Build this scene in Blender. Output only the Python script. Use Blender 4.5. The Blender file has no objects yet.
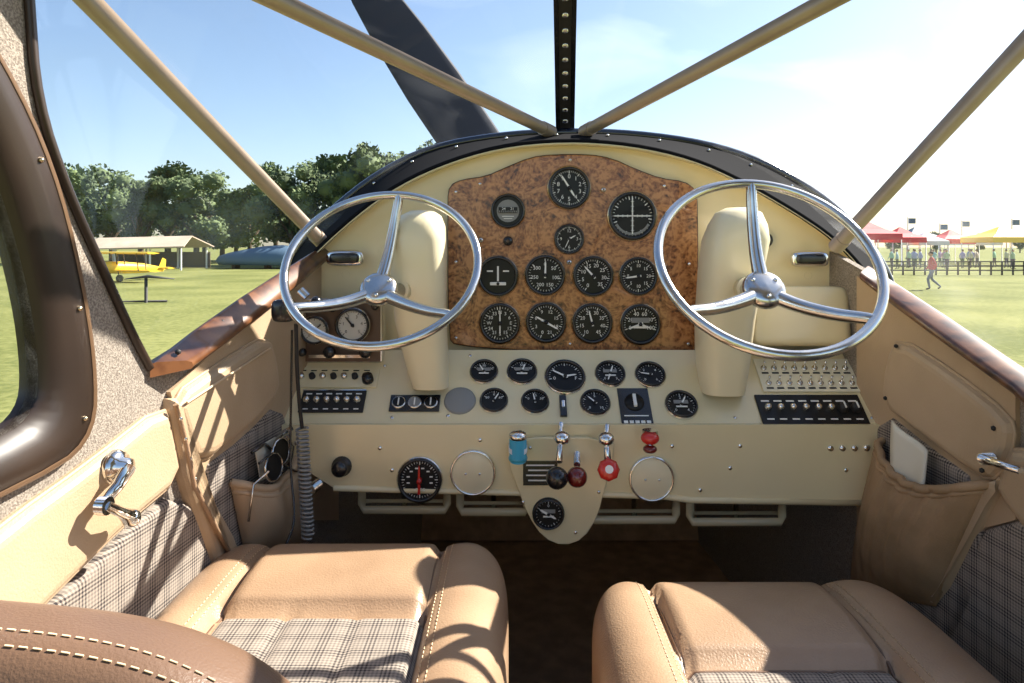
import bpy, bmesh, math, random
from mathutils import Vector, Matrix
from mathutils.bvhtree import BVHTree
random.seed(7)
V=Vector
F=683.0; EYE=2.2
# pixel column, pixel row and chosen depth -> world metres
def S(a,b,d): return V(((a-512)*d/F, d, EYE-(b-245)*d/F))
def hit(a,b,p0,n):
    dr=V(((a-512)/F,1,-(b-245)/F)); o=V((0,0,EYE))
    return o+dr*((p0-o).dot(n)/dr.dot(n))
scene=bpy.context.scene
# ------------------------------------------------------------ materials
def nt(name):
    m=bpy.data.materials.new(name); m.use_nodes=True
    return m,m.node_tree,m.node_tree.nodes['Principled BSDF']
def MAT(name,col,rough=.5,metal=0,coat=0,nscale=0,col2=None,bump=0,bscale=200,detail=3,spec=.5):
    m,t,p=nt(name); N=t.nodes; L=t.links
    p.inputs['Base Color'].default_value=(*col,1); p.inputs['Roughness'].default_value=rough
    p.inputs['Metallic'].default_value=metal; p.inputs['Coat Weight'].default_value=coat
    p.inputs['Coat Roughness'].default_value=.08; p.inputs['Specular IOR Level'].default_value=spec
    tc=N.new('ShaderNodeTexCoord')
    if nscale:
        n=N.new('ShaderNodeTexNoise'); n.inputs['Scale'].default_value=nscale; n.inputs['Detail'].default_value=detail
        L.new(tc.outputs['Object'],n.inputs['Vector'])
        r=N.new('ShaderNodeValToRGB'); r.color_ramp.elements[0].position=.35; r.color_ramp.elements[1].position=.65
        c2=col2 or tuple(c*.8 for c in col)
        r.color_ramp.elements[0].color=(*c2,1); r.color_ramp.elements[1].color=(*col,1)
        L.new(n.outputs['Fac'],r.inputs['Fac']); L.new(r.outputs['Color'],p.inputs['Base Color'])
    if bump:
        n=N.new('ShaderNodeTexNoise'); n.inputs['Scale'].default_value=bscale; n.inputs['Detail'].default_value=3
        L.new(tc.outputs['Object'],n.inputs['Vector'])
        b=N.new('ShaderNodeBump'); b.inputs['Strength'].default_value=bump; b.inputs['Distance'].default_value=.002
        L.new(n.outputs['Fac'],b.inputs['Height']); L.new(b.outputs['Normal'],p.inputs['Normal'])
    return m
cream=MAT('cream_paint',(.89,.75,.46),.26,coat=.45,nscale=6,col2=(.85,.71,.42),bump=.04,bscale=60)
cream2=MAT('cream_fairing',(.91,.80,.54),.34,coat=.25,nscale=8,col2=(.88,.76,.50))
leather=MAT('tan_leather',(.42,.275,.17),.34,nscale=9,col2=(.34,.215,.13),bump=.3,bscale=420)
leather_w=MAT('tan_wall_leather',(.53,.385,.25),.44,nscale=9,col2=(.46,.33,.205),bump=.25,bscale=420)
leather_d=MAT('brown_leather',(.18,.105,.066),.38,nscale=5,col2=(.14,.08,.05),bump=.22,bscale=500)
thread=MAT('thread',(.70,.53,.34),.7)
cloth=MAT('pocket_cloth',(.42,.27,.15),.75,nscale=20,col2=(.33,.21,.11),bump=.5,bscale=500)
tweed=MAT('tweed_fabric',(.37,.32,.265),.9,nscale=450,col2=(.19,.155,.125),bump=.6,bscale=600,detail=1)
carpet=MAT('brown_carpet',(.46,.29,.165),.95,nscale=25,col2=(.33,.205,.115),bump=1,bscale=900)
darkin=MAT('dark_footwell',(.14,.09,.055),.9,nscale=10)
chrome=MAT('chrome',(.84,.83,.80),.12,1)
satin=MAT('satin_aluminium',(.80,.78,.74),.19,1,nscale=30,col2=(.71,.69,.65))
tubem=MAT('bronze_tube',(.47,.36,.265),.34,.35,nscale=15,col2=(.41,.31,.225))
black=MAT('black_gloss',(.012,.012,.014),.25,coat=.5)
blackm=MAT('black_matte',(.018,.017,.017),.6,bump=.3,bscale=500)
blackf=MAT('black_deck_fabric',(.010,.010,.012),.95,spec=.08)
face=MAT('gauge_face',(.008,.008,.008),.5,coat=.2,spec=.3)
white=MAT('white_mark',(.92,.91,.86),.6)
grey=MAT('grey_mark',(.28,.28,.27),.5)
gwhite=MAT('silver_face',(.66,.64,.58),.4,coat=.5)
brass=MAT('brass_ring',(.74,.60,.40),.25,1)
dred=MAT('dark_red_knob',(.16,.015,.012),.2,coat=.8)
red=MAT('red_knob',(.65,.03,.02),.25,coat=.7)
blue=MAT('blue_knob',(.05,.38,.52),.3,coat=.5)
paper=MAT('paper',(.74,.69,.58),.8,nscale=8,col2=(.62,.57,.46))
plate=MAT('cream_placard',(.86,.79,.60),.5)
radiob=MAT('radio_bezel_brown',(.12,.065,.035),.4)
navy=MAT('cowling_navy',(.006,.009,.020),.14,coat=1)
bladem=MAT('propeller_paint',(.014,.021,.040),.65,nscale=2,col2=(.011,.017,.032),spec=.2)
yellow=MAT('yellow_paint',(.95,.60,.03),.4)
wht=MAT('white_canvas',(.80,.79,.76),.7)
redc=MAT('red_canvas',(.65,.05,.06),.7)
bluec=MAT('blue_canvas',(.08,.14,.21),.6)
tanroof=MAT('tan_roof',(.56,.44,.33),.8,nscale=.6)
bark=MAT('bark',(.10,.07,.045),.9,nscale=4)
skin=MAT('skin',(.55,.32,.22),.6)
hair=MAT('hair',(.05,.03,.02),.8)
def leafmat(name,a,b):
    m,t,p=nt(name); N=t.nodes;L=t.links
    g=N.new('ShaderNodeTexNoise'); g.inputs['Scale'].default_value=.5
    tc=N.new('ShaderNodeTexCoord'); L.new(tc.outputs['Object'],g.inputs['Vector'])
    r=N.new('ShaderNodeValToRGB'); r.color_ramp.elements[0].color=(*a,1); r.color_ramp.elements[1].color=(*b,1)
    r.color_ramp.elements[0].position=.35; r.color_ramp.elements[1].position=.7
    L.new(g.outputs['Fac'],r.inputs['Fac']); L.new(r.outputs['Color'],p.inputs['Base Color']); p.inputs['Roughness'].default_value=.8
    return m
leaf=leafmat('leaves',(.055,.085,.030),(.13,.18,.06))
def grassmat():
    m,t,p=nt('grass'); N=t.nodes;L=t.links
    tc=N.new('ShaderNodeTexCoord')
    a=N.new('ShaderNodeTexNoise'); a.inputs['Scale'].default_value=.22; a.inputs['Detail'].default_value=8
    b=N.new('ShaderNodeTexNoise'); b.inputs['Scale'].default_value=6; b.inputs['Detail'].default_value=6
    L.new(tc.outputs['Object'],a.inputs['Vector']);L.new(tc.outputs['Object'],b.inputs['Vector'])
    x=N.new('ShaderNodeMath'); x.operation='MULTIPLY_ADD'; x.inputs[1].default_value=.5
    L.new(a.outputs['Fac'],x.inputs[0])
    y=N.new('ShaderNodeMath'); y.operation='MULTIPLY'; y.inputs[1].default_value=.5; L.new(b.outputs['Fac'],y.inputs[0]); L.new(y.outputs[0],x.inputs[2])
    r=N.new('ShaderNodeValToRGB'); e=r.color_ramp.elements
    e[0].position=.42; e[0].color=(.125,.140,.042,1); e[1].position=.58; e[1].color=(.225,.230,.080,1)
    L.new(x.outputs[0],r.inputs['Fac']); L.new(r.outputs['Color'],p.inputs['Base Color']); p.inputs['Roughness'].default_value=.95
    p.inputs['Specular IOR Level'].default_value=.1
    return m
grass=grassmat()
def burlmat(name,sc=1.0,c=((.065,.019,.006),(.29,.100,.028),(.56,.25,.085)),coat=.5,w=(.30,.42,.52),ramp=(.44,.56,.72)):
    m,t,p=nt(name); N=t.nodes;L=t.links
    tc=N.new('ShaderNodeTexCoord')
    n=N.new('ShaderNodeTexNoise'); n.inputs['Scale'].default_value=17*sc; n.inputs['Detail'].default_value=8; n.inputs['Distortion'].default_value=3.0
    L.new(tc.outputs['Object'],n.inputs['Vector'])
    vo=N.new('ShaderNodeTexVoronoi'); vo.inputs['Scale'].default_value=95*sc
    n2=N.new('ShaderNodeTexNoise'); n2.inputs['Scale'].default_value=190*sc; n2.inputs['Detail'].default_value=5; L.new(tc.outputs['Object'],n2.inputs['Vector'])
    mx=N.new('ShaderNodeMixRGB'); mx.inputs[0].default_value=.05; L.new(tc.outputs['Object'],mx.inputs[1]); L.new(n.outputs['Color'],mx.inputs[2])
    L.new(mx.outputs[0],vo.inputs['Vector'])
    a=N.new('ShaderNodeMath'); a.operation='MULTIPLY_ADD'; a.inputs[1].default_value=w[0]; L.new(vo.outputs['Distance'],a.inputs[0]); 
    b=N.new('ShaderNodeMath'); b.operation='MULTIPLY_ADD'; b.inputs[1].default_value=w[1]; L.new(n2.outputs['Fac'],b.inputs[0]); 
    c0=N.new('ShaderNodeMath'); c0.operation='MULTIPLY'; c0.inputs[1].default_value=w[2]; L.new(n.outputs['Fac'],c0.inputs[0]); L.new(c0.outputs[0],b.inputs[2]); L.new(b.outputs[0],a.inputs[2])
    r=N.new('ShaderNodeValToRGB'); e=r.color_ramp.elements
    e[0].position=ramp[0]; e[0].color=(*c[0],1); e[1].position=ramp[2]; e[1].color=(*c[2],1)
    q=e.new(ramp[1]); q.color=(*c[1],1)
    L.new(a.outputs[0],r.inputs['Fac']); L.new(r.outputs['Color'],p.inputs['Base Color'])
    p.inputs['Roughness'].default_value=.35; p.inputs['Coat Weight'].default_value=coat; p.inputs['Coat Roughness'].default_value=.05
    return m
burl=burlmat('burl_veneer')
sillw=burlmat('varnished_wood',.3,((.040,.014,.006),(.115,.042,.016),(.20,.08,.03)),.4)
framew=MAT('dark_window_frame',(.036,.020,.012),.42,coat=.15,nscale=5,col2=(.018,.010,.006))
frameb=MAT('bronze_window_bead',(.18,.105,.058),.35,.3)
def plaid(name,ax,ay,ang=0):
    m,t,p=nt(name); N=t.nodes;L=t.links
    tc=N.new('ShaderNodeTexCoord'); sp=N.new('ShaderNodeSeparateXYZ'); L.new(tc.outputs['Object'],sp.inputs[0])
    def mth(op,a,b=None,c=None):
        x=N.new('ShaderNodeMath'); x.operation=op
        for i,q in enumerate((a,b,c)):
            if q is None: continue
            if isinstance(q,(int,float)): x.inputs[i].default_value=q
            else: L.new(q,x.inputs[i])
        return x.outputs[0]
    def wave(o,per,th): return mth('GREATER_THAN',mth('SINE',mth('MULTIPLY',o,2*math.pi/per)),th)
    A=sp.outputs[ax];Bq=sp.outputs[ay]
    fa=wave(A,.0042,0);fb=wave(Bq,.0042,0);ba=wave(A,.026,.1);bb=wave(Bq,.026,.1)
    d=mth('ADD',mth('MULTIPLY',fa,ba),mth('MULTIPLY',fb,bb))
    d=mth('ADD',mth('MULTIPLY',d,.32),mth('MULTIPLY',mth('ADD',fa,fb),.26))
    mx=N.new('ShaderNodeMixRGB'); L.new(d,mx.inputs[0]); mx.inputs[1].default_value=(.38,.32,.265,1); mx.inputs[2].default_value=(.026,.020,.023,1)
    mx.use_clamp=True
    L.new(mx.outputs[0],p.inputs['Base Color']); p.inputs['Roughness'].default_value=.9
    return m
plaid_wall=plaid('plaid_wall_fabric',1,2)
plaid_seat=plaid('plaid_seat_fabric',0,1)
def glassmat():
    m,t,p=nt('perspex'); N=t.nodes;L=t.links; N.remove(p); out=N['Material Output']
    tr=N.new('ShaderNodeBsdfTransparent'); tr.inputs[0].default_value=(.98,.99,1,1)
    gl=N.new('ShaderNodeBsdfGlossy'); gl.inputs['Roughness'].default_value=.06
    tl=N.new('ShaderNodeBsdfTranslucent'); tl.inputs[0].default_value=(1,1,1,1)
    tc=N.new('ShaderNodeTexCoord'); mp=N.new('ShaderNodeMapping'); mp.inputs['Rotation'].default_value=(0,.6,.3); mp.inputs['Scale'].default_value=(1,1,3.2); L.new(tc.outputs['Object'],mp.inputs[0])
    n=N.new('ShaderNodeTexNoise'); n.inputs['Scale'].default_value=2.2; n.inputs['Detail'].default_value=7; n.inputs['Distortion'].default_value=1.2
    L.new(mp.outputs[0],n.inputs['Vector'])
    r=N.new('ShaderNodeMapRange'); r.inputs[1].default_value=.48; r.inputs[2].default_value=.78; r.inputs[3].default_value=.006; r.inputs[4].default_value=.10
    L.new(n.outputs['Fac'],r.inputs[0])
    m1=N.new('ShaderNodeMixShader'); m2=N.new('ShaderNodeMixShader')
    L.new(r.outputs[0],m1.inputs[0]); L.new(tr.outputs[0],m1.inputs[1]); L.new(tl.outputs[0],m1.inputs[2])
    m2.inputs[0].default_value=.03; L.new(m1.outputs[0],m2.inputs[1]); L.new(gl.outputs[0],m2.inputs[2])
    L.new(m2.outputs[0],out.inputs[0]); return m
glass=glassmat()
# ------------------------------------------------------------ builder
_tc={}
def text_geo(t):
    if t not in _tc:
        c=bpy.data.curves.new('t','FONT'); c.body=t; c.align_x='CENTER'; c.align_y='CENTER'; c.size=1; c.resolution_u=2
        o=bpy.data.objects.new('t',c); scene.collection.objects.link(o)
        dg=bpy.context.evaluated_depsgraph_get(); me=bpy.data.meshes.new_from_object(o.evaluated_get(dg))
        _tc[t]=([v.co.copy() for v in me.vertices],[list(p.vertices) for p in me.polygons])
        bpy.data.objects.remove(o); bpy.data.curves.remove(c); bpy.data.meshes.remove(me)
    return _tc[t]
def frame(o,ex=V((1,0,0)),ey=V((0,0,1))):
    ex=ex.normalized(); ez=ex.cross(ey).normalized(); ey=ez.cross(ex)
    m=Matrix((ex,ey,ez)).transposed().to_4x4(); m.translation=o; return m
class B:
    def __init__(s): s.bm=bmesh.new(); s.mats=[]; s.M=Matrix()
    def mi(s,m):
        if m not in s.mats: s.mats.append(m)
        return s.mats.index(m)
    def v(s,p): return s.bm.verts.new(s.M@V(p))
    def face(s,pts,m,smooth=False):
        f=s.bm.faces.new([s.v(p) for p in pts]); f.material_index=s.mi(m); f.smooth=smooth; return f
    def loft(s,rings,m,closed=True,smooth=True,cap0=False,cap1=False,loop=False):
        R=[[s.v(p) for p in r] for r in rings]; k=s.mi(m); n=len(R[0])
        pr=list(zip(R[:-1],R[1:]))+([(R[-1],R[0])] if loop else [])
        for a,b in pr:
            for i in range(n if closed else n-1):
                j=(i+1)%n
                try: f=s.bm.faces.new((a[i],a[j],b[j],b[i])); f.material_index=k; f.smooth=smooth
                except ValueError: pass
        for c,r in ((cap0,R[0]),(cap1,R[-1])):
            if c:
                f=s.bm.faces.new(r); f.material_index=k
    def lathe(s,prof,m,seg=28,c=(0,0,0),cap=False):
        c=V(c)
        rings=[[c+V((r*math.cos(2*math.pi*i/seg),r*math.sin(2*math.pi*i/seg),z)) for i in range(seg)] for r,z in prof]
        s.loft(rings,m,cap1=cap)
    def disc(s,c,r,m,z=0,seg=28):
        s.face([(c[0]+r*math.cos(2*math.pi*i/seg),c[1]+r*math.sin(2*math.pi*i/seg),z) for i in range(seg)],m)
    def tube(s,pts,r,m,seg=10,closed=False,flat=1.0):
        pts=[V(p) for p in pts]; n=len(pts); rings=[]; up=None
        for i,p in enumerate(pts):
            if closed: t=(pts[(i+1)%n]-pts[i-1]).normalized()
            else: t=(pts[min(i+1,n-1)]-pts[max(i-1,0)]).normalized()
            if up is None: up=V((0,0,1)) if abs(t.z)<.9 else V((1,0,0))
            a=t.cross(up)
            if a.length<1e-5: a=t.orthogonal()
            a.normalize(); up=a.cross(t).normalized()
            rr=r[min(i,len(r)-1)] if isinstance(r,(list,tuple)) else r
            rings.append([p+a*rr*math.cos(2*math.pi*k/seg)+up*rr*flat*math.sin(2*math.pi*k/seg) for k in range(seg)])
        s.loft(rings,m,cap0=not closed,cap1=not closed,loop=closed)
    def merge(s,tb,m,smooth=False):
        k=s.mi(m); mp={}
        for v in tb.verts: mp[v]=s.v(v.co)
        for f in tb.faces:
            try: g=s.bm.faces.new([mp[v] for v in f.verts]); g.material_index=k; g.smooth=smooth
            except ValueError: pass
        tb.free()
    def box(s,c,sz,m,bev=0,seg=2,rot=None):
        tb=bmesh.new(); bmesh.ops.create_cube(tb,size=1)
        for v in tb.verts: v.co=V((v.co.x*sz[0],v.co.y*sz[1],v.co.z*sz[2]))
        if bev: bmesh.ops.bevel(tb,geom=tb.edges[:],offset=bev,segments=seg,affect='EDGES',profile=.5)
        if rot: bmesh.ops.rotate(tb,verts=tb.verts,matrix=rot)
        for v in tb.verts: v.co+=V(c)
        s.merge(tb,m,False)
    def sphere(s,c,r,m,sc=(1,1,1),sub=3):
        tb=bmesh.new(); bmesh.ops.create_icosphere(tb,subdivisions=sub,radius=r)
        for v in tb.verts: v.co=V((v.co.x*sc[0],v.co.y*sc[1],v.co.z*sc[2]))+V(c)
        s.merge(tb,m,True)
    def prism(s,pts,h,m,bev=0,seg=3,smooth=False):
        tb=bmesh.new(); f=tb.faces.new([tb.verts.new(V(p)) for p in pts]); tb.normal_update()
        r=bmesh.ops.extrude_face_region(tb,geom=[f]); nv=[e for e in r['geom'] if isinstance(e,bmesh.types.BMVert)]
        bmesh.ops.translate(tb,verts=nv,vec=V(h))
        if bev:
            st=set(nv); es=[e for e in tb.edges if e.verts[0] in st and e.verts[1] in st]
            bmesh.ops.bevel(tb,geom=es,offset=bev,segments=seg,affect='EDGES',profile=.5)
        bmesh.ops.recalc_face_normals(tb,faces=tb.faces)
        s.merge(tb,m,smooth)
    def pillow(s,cor,m,k=5,n=14,crease=None):
        tb=bmesh.new(); c=[V(q) for q in cor]
        def mp(x,y,z):
            q=(abs(x)**k+abs(y)**k+abs(z)**k)**(1/k); x,y,z=[(w/q+1)/2 for w in (x,y,z)]
            lo=(c[0]*(1-x)+c[1]*x)*(1-y)+(c[3]*(1-x)+c[2]*x)*y
            hi=(c[4]*(1-x)+c[5]*x)*(1-y)+(c[7]*(1-x)+c[6]*x)*y
            return lo*(1-z)+hi*z
        for ax in range(3):
            for sg in (-1,1):
                g=[[None]*(n+1) for _ in range(n+1)]
                for i in range(n+1):
                    for j in range(n+1):
                        a=math.sin((2*i/n-1)*math.pi/2);b=math.sin((2*j/n-1)*math.pi/2)
                        p=[0,0,0]; p[ax]=sg; p[(ax+1)%3]=a; p[(ax+2)%3]=b
                        g[i][j]=tb.verts.new(mp(*p))
                for i in range(n):
                    for j in range(n):
                        q=(g[i][j],g[i+1][j],g[i+1][j+1],g[i][j+1]); tb.faces.new(q if sg>0 else q[::-1])
        bmesh.ops.remove_doubles(tb,verts=tb.verts,dist=1e-5)
        s.merge(tb,m,True)
    def text(s,t,x,y,size,m,z=0,rot=0):
        vs,fs=text_geo(t); k=s.mi(m); c,sn=math.cos(rot),math.sin(rot)
        vv=[s.v((x+size*(p.x*c-p.y*sn),y+size*(p.x*sn+p.y*c),z)) for p in vs]
        for f in fs:
            try: g=s.bm.faces.new([vv[i] for i in f]); g.material_index=k
            except ValueError: pass
    def done(s,name,parent=None,solid=0,link=True,recalc=False):
        if recalc: bmesh.ops.recalc_face_normals(s.bm,faces=s.bm.faces)
        me=bpy.data.meshes.new(name); s.bm.to_mesh(me); s.bm.free()
        for m in s.mats: me.materials.append(m)
        o=bpy.data.objects.new(name,me); scene.collection.objects.link(o)
        if parent: o.parent=parent
        if solid:
            md=o.modifiers.new('s','SOLIDIFY'); md.thickness=solid; md.offset=0
        return o
def empty(name,loc=(0,0,0)):
    o=bpy.data.objects.new(name,None); o.empty_display_size=.05; scene.collection.objects.link(o); o.location=loc; return o
def bx(x0,x1,y0,y1,z0,z1):
    return [(x0,y0,z0),(x1,y0,z0),(x1,y1,z0),(x0,y1,z0),(x0,y0,z1),(x1,y0,z1),(x1,y1,z1),(x0,y1,z1)]
def chaikin(pts,it=2,closed=True):
    for _ in range(it):
        o=[]; n=len(pts)
        if not closed: o.append(pts[0])
        for i in range(n if closed else n-1):
            a,b=V(pts[i]),V(pts[(i+1)%n]); o+= [a*.75+b*.25,a*.25+b*.75]
        if not closed: o.append(pts[-1])
        pts=o
    return pts
def screw(b,p,r=.0035,m=chrome):
    b.lathe([(r,0),(r,.0012),(r*.7,.002),(r*.05,.0022)],m,10,p)
# ------------------------------------------------------------ cabin walls
wlP=V((-.534,0,0)); wlN=V((1,-.14,0)).normalized()      # left wall plane x=-.534+.14y
wrP=V((.68,0,0)); wrN=V((-1,-.075,0)).normalized()      # right wall plane x=.68-.075y
def L_(a,b,off=0): return hit(a,b,wlP,wlN)+wlN*off
def R_(a,b,off=0): return hit(a,b,wrP,wrN)+wrN*off
def lyz(y,z,off=0): return V((-.534+.14*y,y,z))+wlN*off
def ryz(y,z,off=0): return V((.68-.075*y,y,z))+wrN*off
def holed(name,fn,outer,holes,m,solid,off=0,parent=None):
    tb=B(); es=[]
    for lp in [outer]+holes:
        vs=[tb.v(fn(y,z,off)) for y,z in lp]
        es+=[tb.bm.edges.new((vs[i],vs[(i+1)%len(vs)])) for i in range(len(vs))]
    bmesh.ops.triangle_fill(tb.bm,use_beauty=True,edges=es)
    k=tb.mi(m)
    for f in tb.bm.faces: f.material_index=k
    return tb.done(name,parent,solid)
def sm2(pts,it=2): return [(p.x,p.y) for p in chaikin([V((a,b,0)) for a,b in pts],it)]
win_out=sm2([(.60,2.36),(.650,2.28),(.684,2.18),(.705,2.08),(.705,2.005),(.650,1.980),(.3,1.970),(.12,1.97),(.08,2.02),(.08,2.40),(.2,2.48),(.5,2.47)])
win_in=sm2([(.56,2.33),(.605,2.24),(.632,2.15),(.642,2.08),(.637,2.045),(.60,2.028),(.3,2.015),(.16,2.01),(.13,2.04),(.13,2.38),(.22,2.44),(.48,2.43)])
ws_edge=[(.632,2.75),(.618,2.55),(.628,2.426),(.636,2.335),(.672,2.254),(.72,2.174),(.761,2.105),(.794,2.057)]
outer=ws_edge+[(.99,2.105),(1.314,2.195),(1.40,2.21),(2.0,2.2),(2.0,1.33),(-.45,1.33),(-.45,2.75)]
wl=holed('wall_left',lyz,outer,[win_in],tweed,.012,-.006)
outer_r=[(.632,2.75),(.60,2.5),(.60,2.3),(.64,2.1),(.70,1.995),(.824,2.035),(1.149,2.155),(1.30,2.20),(2.0,2.2),(2.0,1.33),(-.45,1.33),(-.45,2.75)]
win_in_r=[(y-.06,z) for y,z in win_in]; win_out_r=[(y-.06,z) for y,z in win_out]
wr=holed('wall_right',ryz,outer_r,[win_in_r],tweed,.012,-.006)
for nm,fn,wo,wi in (('window_1',lyz,win_out,win_in),('window_2',ryz,win_out_r,win_in_r)):
    e=empty(nm)
    b=B()
    n=len(wo)
    def ring(lp,o): return [fn(y,z,o) for y,z in lp]
    def mixr(t): return [(a[0]*(1-t)+c[0]*t,a[1]*(1-t)+c[1]*t) for a,c in zip(wo,wi)]
    b.loft([ring(wo,.0),ring(wo,.006),ring(mixr(.12),.012),ring(mixr(.45),.012),ring(mixr(.6),.009),ring(wi,.003),ring(wi,-.02)],framew)
    b.loft([ring(mixr(.02),.0085),ring(mixr(.10),.0135),ring(mixr(.16),.0125)],frameb)
    for i in range(2,n,6):
        p=fn(wo[i][0]*.72+wi[i][0]*.28,wo[i][1]*.72+wi[i][1]*.28,.0125)
        b.sphere(p,.003,brass,sub=1)
    b.done('frame',e,recalc=True)
    b=B(); b.face(ring(wi,-.01),glass); b.done('pane',e)
# ceiling with an invented opening added to let sky light in, floor, firewall
b=B()
def cp(y,t):
    xl=-.534+.14*y; xr=.68-.075*y
    return V((xl+(xr-xl)*t,y,2.74+.14*math.sin(math.pi*t)))
T=[i/12 for i in range(13)]
b.loft([[cp(y,t) for t in T] for y in (.45,.54,.632)],tweed,closed=False)
b.loft([[cp(y,t) for t in T[:3]] for y in (-.45,0,.45)],tweed,closed=False)
b.loft([[cp(y,t) for t in T[10:]] for y in (-.45,0,.45)],tweed,closed=False)
b.done('ceiling',solid=.015)
b=B(); b.box((.1,.78,1.335),(1.35,2.5,.03),carpet); b.done('floor')
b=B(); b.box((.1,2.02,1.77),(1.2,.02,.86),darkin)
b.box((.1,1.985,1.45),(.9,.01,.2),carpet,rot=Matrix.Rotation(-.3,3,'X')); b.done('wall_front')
# ------------------------------------------------------------ wall trim panels
def pad(b,fn,px,th,m,it=1,off=0,bev=None,piping=None):
    pts=chaikin([fn(x,y,off) for x,y in px],it)
    n=wlN if fn is L_ else wrN
    b.prism(pts,n*th,m,bev if bev is not None else th*.8,4,smooth=False)
    if piping:
        b.tube([p+n*th*.4 for p in pts],piping[0],piping[1],8,closed=True)
b=B(); 
pad(b,L_,[(-150,640),(0,520),(80,464),(157,404),(166,430),(174,478),(120,522),(52,588),(0,640),(-150,760)],.016,leather_w,1,piping=(.0025,leather_w))
pad(b,L_,[(-150,775),(0,648),(50,600),(118,534),(175,488),(214,552),(204,720),(60,980),(-150,1100)],.010,plaid_wall,1)
pad(b,L_,[(160,400),(172,396),(190,470),(236,552),(238,600),(216,600),(178,490),(168,440)],.018,leather_w,1)
b.tube([L_(160,404,.02),L_(169,440,.022),L_(178,485,.022),L_(216,556,.022)],.003,leather,8)
for i in range(4):
    p=L_(163+i*5,418+i*20,.023); b.sphere(p,.0028,chrome,sub=1)
b.done('door_trim_panel')
b=B()
b.prism([L_(x,y,0) for x,y in ((166,392),(240,322),(335,254),(336,520),(200,520))],wlN*.006,leather_w)
pad(b,L_,[(162,398),(215,362),(262,334),(270,360),(273,394),(240,430),(188,468),(172,434)],.018,leather_w,1,piping=(.0025,leather_w))
pad(b,L_,[(188,474),(240,436),(274,400),(292,450),(310,520),(316,700),(250,760),(215,560)],.010,plaid_wall,1)
b.tube([L_(172,402,.02),L_(215,374,.022),L_(258,348,.02)],.0016,thread,6)
b.done('cockpit_side_trim_panel')
b=B()
b.prism([R_(x,y,0) for x,y in ((860,276),(945,328),(1020,384),(1020,520),(860,560))],wrN*.006,leather_w)
pad(b,R_,[(904,336),(960,372),(1018,416),(1022,440),(1006,478),(986,478),(930,436),(888,404),(893,360)],.018,leather_w,1,piping=(.0025,leather_w))
pad(b,R_,[(886,408),(934,446),(990,486),(980,640),(900,760),(862,660),(866,480)],.010,plaid_wall,1)
for p in ((908,346),(897,398),(996,470),(1008,428)):
    b.sphere(R_(p[0],p[1],.019),.0035,blackm,sub=1)
b.done('cockpit_side_trim_panel')
b=B()
pad(b,R_,[(1026,440),(1100,480),(1240,560),(1240,700),(1060,560),(1004,492),(1008,476)],.018,leather_w,1,piping=(.0025,leather_w))
pad(b,R_,[(1004,500),(1100,590),(1240,720),(1240,1200),(1000,900),(936,700),(950,610)],.010,plaid_wall,1)
pad(b,R_,[(1003,474),(1014,480),(992,520),(948,608),(930,600),(965,545)],.020,leather_w,1)
b.done('door_trim_panel')
# chrome handle right
b=B(); q=R_(1008,458,.02)
b.tube([q,q+wrN*.016],.007,chrome,14); b.tube([q+wrN*.014,q+wrN*.018+V((0,-.03,.004)),q+wrN*.018+V((0,-.07,.008))],[.006,.005,.004],chrome,12); b.done('door_handle')
# pockets
def bulge(b,fn,TL,TR,BR,BL,dep,m,folds=6,amp=.006,n=18):
    nn=wlN if fn is L_ else wrN
    g=[]
    for j in range(n+1):
        t=j/n; row=[]
        for i in range(n+1):
            s_=i/n
            a=V((*TL,0))*(1-s_)+V((*TR,0))*s_; c=V((*BL,0))*(1-s_)+V((*BR,0))*s_
            sag=math.sin(math.pi*s_)*(1-t)*22
            p=a*(1-t)+c*t
            edge=math.sin(math.pi*s_)**.5 if 0<s_<1 else 0
            prof=max(0,math.sin(math.pi*min(1,.22+.80*t)))**.6 if t<1 else 0
            o=.012+dep*edge*prof
            o+=amp*math.sin(folds*2*math.pi*s_+1.5*math.sin(3*t))*(1-.75*t)*edge*(1 if t<1 else 0)
            row.append(fn(p.x,p.y+sag,o))
        g.append(row)
    b.loft(g,m,closed=False)
    b.tube(g[0],.0045,m,8); b.tube(g[2],.002,m,6)
e=empty('map_pocket')
b=B(); bulge(b,L_,(222,482),(288,440),(304,538),(238,560),.035,leather_w,3,.003); b.done('pouch',e,solid=.003)
b=B()
c0=L_(246,466,.03)
for dx in (0,.038):
    o=c0+V((.012,dx*.8,dx*.35)); M_=frame(o,V((.25,.8,.35)),V((-.2,-.2,1)))
    b.M=M_; b.lathe([(.019,-.001),(.0215,.001),(.019,.003)],satin,20); b.disc((0,0),.0195,face,0)
b.M=Matrix(); b.tube([c0+V((.012,-.02,0)),c0+V((.0,-.045,-.01)),c0+V((-.005,-.05,-.06))],.0018,satin,6)
b.tube([c0+V((.015,.05,.03)),c0+V((.02,.07,.01)),c0+V((.01,.08,-.05))],.0018,satin,6); b.done('sunglasses',e)
b=B(); pts=[L_(232+i*9,452-10*math.sin(i*1.1),.03+.006*math.sin(i*2.)) for i in range(7)]
b.tube(chaikin(pts,2,False),.0025,black,6); b.tube([p+V((.01,0,-.015)) for p in chaikin(pts[::-1],2,False)],.002,black,6)
b.prism([L_(240,448,.022),L_(262,436,.022),L_(266,470,.022),L_(246,480,.022)],wlN*.002,paper)
b.prism([L_(268,438,.02),L_(284,430,.02),L_(288,470,.02),L_(270,474,.02)],wlN*.002,plaid_wall); b.done('headset_cable_and_notes',e)
e=empty('map_pocket')
b=B(); bulge(b,R_,(890,440),(1002,484),(944,606),(856,588),.055,cloth,7,.0035,36); b.done('pouch',e,solid=.003)
b=B()
g=[]
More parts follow.
